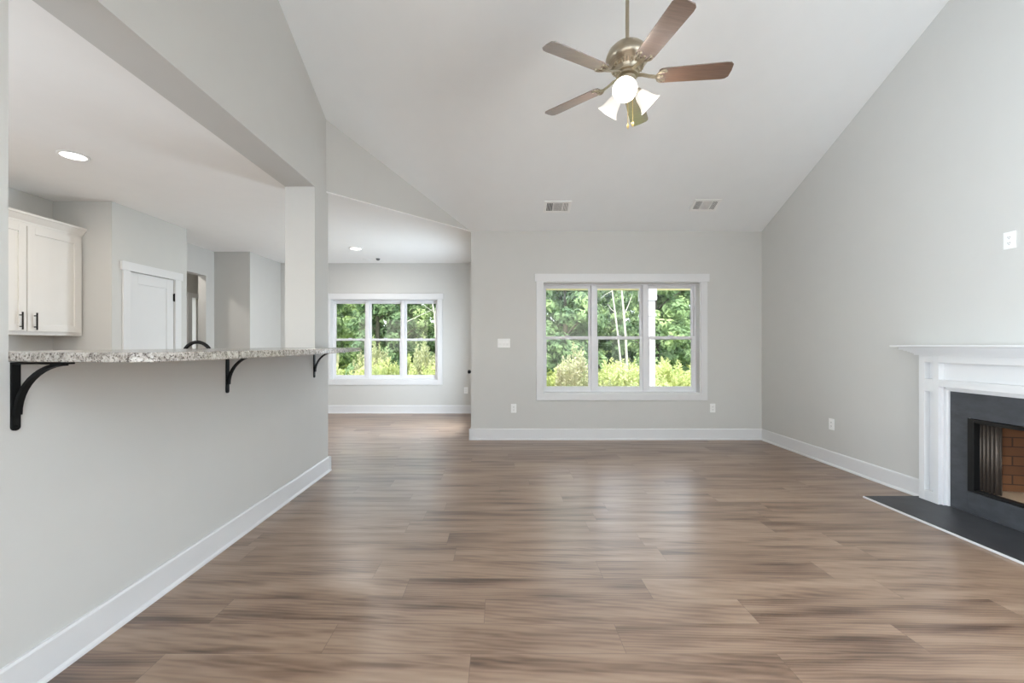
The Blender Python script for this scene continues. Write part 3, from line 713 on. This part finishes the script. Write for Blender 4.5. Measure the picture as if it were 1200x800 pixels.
def leaf_clumps(rng, clumps, per, size, squash=.75, spread=.5):
    mb = MB(); V = []; F = []
    for cx, cy, cz, cr_ in clumps:
        for _ in range(per):
            d = Vector((rng.gauss(0, 1), rng.gauss(0, 1), rng.gauss(0, 1))).normalized()*cr_*(rng.random()**.33)
            p = Vector((cx+d.x, cy+d.y, cz+d.z*squash))
            n = (d.normalized()*.7+Vector((rng.uniform(-1, 1), rng.uniform(-1, 1), rng.uniform(-.2, 1.2)))*spread).normalized()
            u = n.orthogonal().normalized(); u.rotate(Matrix.Rotation(rng.uniform(0, 6.28), 3, n)); w = n.cross(u)
            s = size*rng.uniform(.6, 1.25)
            i = len(V); V += [tuple(p-u*s), tuple(p+w*s*.45), tuple(p+u*s), tuple(p-w*s*.45)]; F.append((i, i+1, i+2, i+3))
    mb.v = V; mb.f = F; return mb
def proto_tree(seed, h, rad):
    rng = random.Random(seed)
    t = empty('leafy_tree', (0, 0, 0))
    clumps = []
    n = 74
    for k in range(n):
        z = h*(.07+.93*rng.random()); rr = rad*math.sin(math.pi*min(.97, .25+.72*z/h))**.6
        a = rng.uniform(0, 6.28); r = rr*rng.uniform(.35, 1)
        clumps.append((r*math.cos(a), r*math.sin(a), z, rng.uniform(.3, .6)))
    mb = leaf_clumps(rng, clumps, 190, .125)
    build('crown', mb, M['leaf'], t)
    tk = [(0, 0, 0), (rng.uniform(-.1, .1), 0, h*.3), (rng.uniform(-.2, .2), 0, h*.6), (rng.uniform(-.3, .3), 0, h*.9)]
    tb = MB().tube(tk, [.14, .11, .07, .02], 8)
    for k in range(6):
        z = h*(.2+.1*k); a = rng.uniform(0, 6.28); tb.tube([(0, 0, z), (math.cos(a)*rad*.4, math.sin(a)*rad*.4, z+.5), (math.cos(a)*rad*.8, math.sin(a)*rad*.8, z+.8)], [.05, .035, .012], 6)
    build('trunk', tb, M['bark'], t)
    return t
protos = [proto_tree(11, 6.4, 1.35), proto_tree(23, 5.8, 1.4), proto_tree(37, 7.0, 1.3)]
rng = random.Random(6); used = set()
spots = []
for row, (yy, step, x0, x1) in enumerate(((17.6, 3.9, -9, 11), (21.4, 4.0, -10.9, 13), (25.3, 4.2, -13, 15), (29.4, 4.6, -15, 17.5), (34, 5.0, -17, 20), (39.4, 5.4, -19, 22))):
    x = x0+(0, .5, .25, .75, .1, .6)[row]*step
    while x < x1:
        spots.append((x, yy+.25*math.sin(7*x), row)); x += step
for i, (x, y, row) in enumerate(spots):
    k = rng.randrange(3) if i > 2 else i
    t = protos[k] if k not in used else copy_tree(protos[k]); used.add(k)
    t.location = (x, y, GZ); t.rotation_euler.z = rng.uniform(0, 6.28); s = rng.uniform(.93, 1.08)*(.92, 1, 1.1, 1.2, 1.3, 1.4)[row]; t.scale = (s, s, s*rng.uniform(.95, 1.1))
    tag(t, 'leafy green tree in the woods beyond the weeds outside the windows', 'tree', 'woodland trees')
# slim pale trunks
def bare_tree(pts, rad, twigs, label):
    base = pts[0]; t = empty('bare_tree', base, label, 'tree')
    build('trunk', MB().tube(pts, [rad*(1-.5*i/(len(pts)-1)) for i in range(len(pts))], 8), M['bark_pale'], t, smooth=True)
    for tw in twigs: build('branch', MB().tube(tw, [rad*.4*(1-.7*i/(len(tw)-1)) for i in range(len(tw))], 6), M['bark_pale'], t)
def at(px, py, y): return ((px-586)*y/500, y, 1.253+(404-py)*y/500)
yb_ = 15.2
bare_tree([at(729, 470, yb_), at(728, 430, yb_), at(724, 392, yb_), at(720, 360, yb_), at(716, 330, yb_), at(713, 290, yb_)], .042,
          [[at(717, 341, yb_), at(711, 344, yb_-.3), at(703, 350, yb_-.6)], [at(721, 366, yb_), at(716, 362, yb_+.2), at(712, 356, yb_+.4)]], 'thin leaning pale trunk, left of the two seen in the middle pane')
bare_tree([at(735, 470, yb_+.4), at(735, 430, yb_+.4), at(733, 392, yb_+.4), at(730, 356, yb_+.4), at(727, 325, yb_+.4), at(725, 290, yb_+.4)], .055,
          [[at(731, 370, yb_+.4), at(737, 356, yb_+.6), at(741, 345, yb_+.7)]], 'thin pale trunk standing straighter, right of the two in the middle pane')
bare_tree([at(513, 480, 15), at(512, 430, 15), at(510.5, 390, 15), at(509, 366, 15), at(506, 352, 15), at(503, 335, 15)], .04,
          [[at(509, 366, 15), at(500, 360, 14.8), at(491, 354, 14.6), at(480, 343, 14.4)], [at(510, 375, 15), at(511, 360, 15.1), at(511, 345, 15.2)], [at(470, 380, 14.8), at(458, 366, 14.7), at(446, 355, 14.6)][:1]+[at(508, 362, 15), at(507, 345, 15)]], 'thin forked pale tree at the right edge of the dining window')
# weeds
def proto_weed(seed, h, mat, plume):
    rng = random.Random(seed); t = empty('tall_weed', (0, 0, 0)); V = MB(); S = MB()
    for k in range(34):
        a = rng.uniform(0, 6.28); r = .5*math.sqrt(rng.random()); bx_, by_ = r*math.cos(a), r*math.sin(a)
        hh = h*rng.uniform(.6, 1.0)*(1-.35*r/.5); lx, ly = rng.uniform(-.12, .12), rng.uniform(-.12, .12)
        S.tube([(bx_, by_, 0), (bx_+lx*.5, by_+ly*.5, hh*.5), (bx_+lx, by_+ly, hh)], [.008, .006, .003], 4)
        cl = []
        nl = 80
        for q in range(nl):
            u = .08+.92*q/nl; p = Vector((bx_+lx*u, by_+ly*u, hh*u))
            L = (.13*(1-u)**.6+.035)*rng.uniform(.8, 1.6)*plume
            an = rng.uniform(0, 6.28); d = Vector((math.cos(an), math.sin(an), rng.uniform(.3, 1.1))).normalized()
            w = d.cross(Vector((rng.uniform(-1, 1), rng.uniform(-1, 1), 1))).normalized()*L*.22
            i = len(V.v); V.v += [tuple(p), tuple(p+d*L*.5+w), tuple(p+d*L), tuple(p+d*L*.5-w)]; V.f.append((i, i+1, i+2, i+3))
    build('foliage', V, mat, t); build('stems', S, M['stem'], t)
    return t
wp = [proto_weed(3, 1.35, M['weed'], 1.0), proto_weed(8, 1.1, M['weed'], 1.15), proto_weed(13, 1.5, M['weed_pale'], 1.0)]
rng = random.Random(9); used = set(); n = 0
for yy, step in ((9.7, 1.38), (11.1, 1.38), (12.5, 1.42), (13.9, 1.45)):
    for lo, hi in ((-.44*yy, -.10*yy), (.03*yy, .52*yy)):
        x = lo+rng.uniform(.1, .6)
        while x < hi:
            y = yy+rng.uniform(-.03, .03)
            if math.hypot(x-2.8, y-8.1) > 1.0:
                k = rng.choice((0, 1, 0, 1, 2)) if n > 2 else n
                t = wp[k] if k not in used else copy_tree(wp[k]); used.add(k)
                s = rng.uniform(.75, 1.15)*(1.0+.06*(yy-9))*(1.22 if x < -.5 else 1.0); t.location = (x, y, GZ); t.rotation_euler.z = rng.uniform(0, 6.28); t.scale = (.98, .98, s)
                if k == 2: tag(t, 'tall grey-green feathery weed in the patch outside the windows', 'weed', 'grey-green weeds')
                else: tag(t, 'bushy yellow-green weed in the patch outside the windows', 'weed', 'yellow-green weeds')
                n += 1
            x += step*rng.uniform(1.0, 1.08)
print('weeds', n, 'trees', len(spots))
